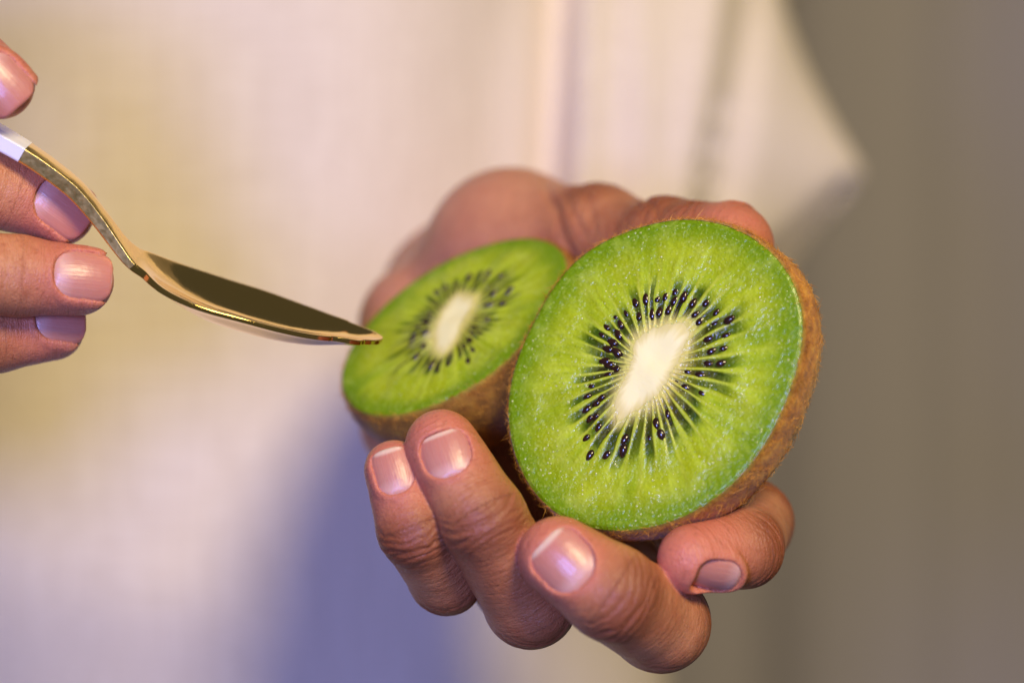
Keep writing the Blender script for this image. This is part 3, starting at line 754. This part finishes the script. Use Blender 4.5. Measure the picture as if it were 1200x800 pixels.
# ------------------------------------------------------------------ shirt
A_ = np.array([92., 232, 49])
def shirt(X):
    X = X.astype(F32); x, y, z = X[:, 0], X[:, 1], X[:, 2]
    sx = 118+.06*np.clip(-z, 0, 200); q = np.stack([(x+80)/sx, (y-300)/150], 1); t = (np.linalg.norm(q, axis=1)-1)*125
    sh = ellip(X, (-85, 305, 150), (185, 110, 120)); t = smax(t, np.maximum(z-190, -z-222), F32(50)); t = smin(t, sh, F32(30))
    def sleeve(sgn, cx):
        f = lambda vx, vy, vz: np.array([cx+sgn*(vx-0), vy, vz])
        s_ = rcone(X, f(-10, 285, 190), f(-5, 245, 60), 48, 46)
        s_ = smin(s_, rcone(X, f(-10, 245, 60), f(4, 222, -30), 44, 46), F32(12))
        return smin(s_, rcone(X, f(4, 240, 62), f(58, 232, 42), 40, 6), F32(44))
    sl = sleeve(1, 28.0); n = nrm((.74, -.42, -.52)); hem = (X-A_.astype(F32))@n.astype(F32)
    raw = sl; sl = np.maximum(sl, hem-F32(4))
    B = np.array([-250., 232, 49]); n2 = nrm((-.74, -.42, -.52)); sr = sleeve(-1, -198.0); hem2 = (X-B.astype(F32))@n2.astype(F32)
    sr = np.maximum(sr, hem2+F32(8))
    d = smin(t, sl, F32(16)); d = smin(d, sr, F32(16))
    fore = sstep(330, 240, y)
    u = x-18-.05*(z-60)
    fold = 3.2*np.exp(-((u-0)/4.0)**2)-4.2*np.exp(-((u+8)/4.5)**2)
    v = x-47-.18*(z-60); fold = fold+2.2*np.exp(-(v/5.0)**2)-2.6*np.exp(-((v-9)/5.5)**2)
    w_ = x-34+.02*z; fold = fold+1.4*np.exp(-(w_/4)**2)
    fold = 1.5*fold*sstep(-60, 10, z)
    fold = fold+2.2*np.sin(x*.045+z*.012+1)+1.2*np.sin(x*.09-z*.03)
    d = d-(fold*fore).astype(F32)
    return np.maximum(d, -(np.maximum(raw+F32(5)-(fold*fore).astype(F32), -(hem+F32(24)))))
X, Fq, g = surface(shirt, (-330, 110, -226), (125, 470, 300), 2.6, c=5, margin=8, newton=1)
so = mesh_obj('shirt', X, Fq, CLOTH); so['label'] = 'cream linen shirt with soft vertical folds'; adopt(so, person)

# ------------------------------------------------------------------ spoon
def catmull(pts, n):
    pts = np.array(pts, float); p = np.vstack([2*pts[0]-pts[1], pts, 2*pts[-1]-pts[-2]]); out = []
    for i in range(len(pts)-1):
        for t in np.linspace(0, 1, n, endpoint=False):
            a, b, c, d = p[i:i+4]; out.append(.5*(2*b+(c-a)*t+(2*a-5*b+4*c-d)*t*t+(3*b-3*c+d-a)*t**3))
    out.append(pts[-1]); return np.array(out)
spoon = empty('teaspoon', P(170, 310, 5), 'gold teaspoon with a white handle, its tip reaching over the kiwi', 'spoon')
# columns: px, py (spine, rim level), depth, half width, dish depth, thickness, roll lift
SP = catmull([
    (-150, 66, -3, 3.6, -.3, 2.9), (-60, 116, -3, 3.3, -.25, 2.9), (0, 151, -2, 3.0, -.2, 2.9), (34, 171, -1.5, 2.6, -.15, 2.9),
    (62, 190, -1, 2.4, -.1, 2.9), (95, 217, 0, 2.2, -.1, 2.8), (122, 250, 1, 2.1, -.1, 2.5), (146, 283, 2, 2.6, -.05, 2.1),
    (160, 299, 3, 4.0, .05, 1.6), (176, 309, 4, 5.9, .4, 1.3), (198, 322, 5, 8.3, 1.2, 1.1), (222, 332, 6, 9.8, 2.0, 1.05),
    (255, 343, 7, 10.4, 2.7, 1.0), (300, 356, 8, 10.0, 2.9, 1.0), (335, 366.5, 9, 9.2, 2.7, 1.0), (367, 375.5, 10, 8.0, 2.2, 1.0), (390, 381.5, 10.5, 6.7, 1.6, 1.0), (408, 386, 10.5, 5.5, 1.1, 1.0),
    (425, 390.3, 11, 4.2, .65, 1.0), (437, 393.2, 11, 3.0, .3, .95), (444.5, 395, 11, 1.9, .1, .9), (447.8, 395.7, 11, .95, .03, .8), (448.8, 396, 11, .3, 0, .6)], 14)
C3 = np.array([P(a, b, c) for a, b, c in SP[:, :3]]); tg = np.gradient(C3, axis=0); tg = nrm_rows(tg)
bv0 = nrm((.10, 1, .275))
NS = 41; us = np.sin(np.linspace(-np.pi/2, np.pi/2, NS))
def spoon_piece(name, r0, r1, mat, inset=0, cap0=False, cap1=False, grow=0.0):
    V = []; idx = range(r0, r1+1)
    for r in idx:
        t = tg[r]; b = nrm(bv0-t*(bv0@t)); up = np.cross(t, b); up = up*np.sign(up[2])
        hw, dd, th = SP[r, 3]+grow, SP[r, 4], SP[r, 5]+grow
        neck = np.clip((dd < .05)*1.0, 0, 1)
        prof = np.clip(1-us**2, 0, 1)**1.5; th = th+.55*max(dd, 0)*prof
        top = C3[r]+b*(us*hw)[:, None]+up*(-dd*prof+grow*.5)[:, None]
        e = np.clip((1-np.abs(us))*hw/.6, 0, 1); rnd = np.sqrt(1-(1-e)**2)
        tk = th*(.72+.28*rnd)
        top = top+up*((rnd-1)*.18)[:, None]; bot = top-up*tk[:, None]-b*(us*.05*th)[:, None]
        V.append(np.vstack([top, bot[::-1]]))
    M = 2*NS; V = np.vstack(V); n = r1-r0; F = []
    for i in range(n):
        for j in range(M):
            j2 = (j+1) % M; F.append((i*M+j, i*M+j2, (i+1)*M+j2, (i+1)*M+j))
    if cap0: F.append(tuple(range(M))[::-1])
    if cap1: F.append(tuple(n*M+k for k in range(M)))
    o = mesh_obj(name, V, F, mat); adopt(o, spoon)
    # keep the long edges crisp
    sharp = o.data.attributes.new('sharp_edge', 'BOOLEAN', 'EDGE')
    vals = [False]*len(o.data.edges)
    for e in o.data.edges:
        a, b = e.vertices; a_, b_ = a % M, b % M
        if a_ == b_ and a_ in (0, NS-1, NS, M-1): vals[e.index] = True
        if (cap0 and max(a, b) < M) or (cap1 and min(a, b) >= n*M): vals[e.index] = True
    sharp.data.foreach_set('value', vals)
    return o
r_w = 14*3; r_b = 14*8
o = spoon_piece('bowl', r_b, len(SP)-1, GOLD, cap1=True)
o = spoon_piece('stem', r_w, r_b, GOLD, cap0=True)
# stem's near side: textured, lighter gold standing in for its bright lamp reflection
o.data.materials.append(GOLD_LIT); M = 2*NS
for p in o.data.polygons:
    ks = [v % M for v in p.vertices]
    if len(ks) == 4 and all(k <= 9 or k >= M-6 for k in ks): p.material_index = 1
o = spoon_piece('handle', 0, r_w, WHITE, cap0=True, cap1=True, grow=.12)

# ------------------------------------------------------------------ drape far behind
NXc = 260; xs = np.linspace(-1100, 1500, NXc)
yo = 900+12*np.sin(xs*.021+.6)+7*np.sin(xs*.053+2)+5*np.sin(xs*.11)
V = []; F = []
for z_ in (-900, 900):
    for x, y in zip(xs, yo): V.append((x, y, z_))
for z_ in (-900, 900):
    for x, y in zip(xs, yo): V.append((x, y+4, z_))
for i in range(NXc-1):
    F.append((i, i+1, NXc+i+1, NXc+i)); F.append((2*NXc+i+1, 2*NXc+i, 3*NXc+i, 3*NXc+i+1))
o = mesh_obj('curtain', np.array(V), F, CURT)
o['label'] = 'plain grey brown curtain in soft vertical folds, far behind the person'; o['category'] = 'curtain'
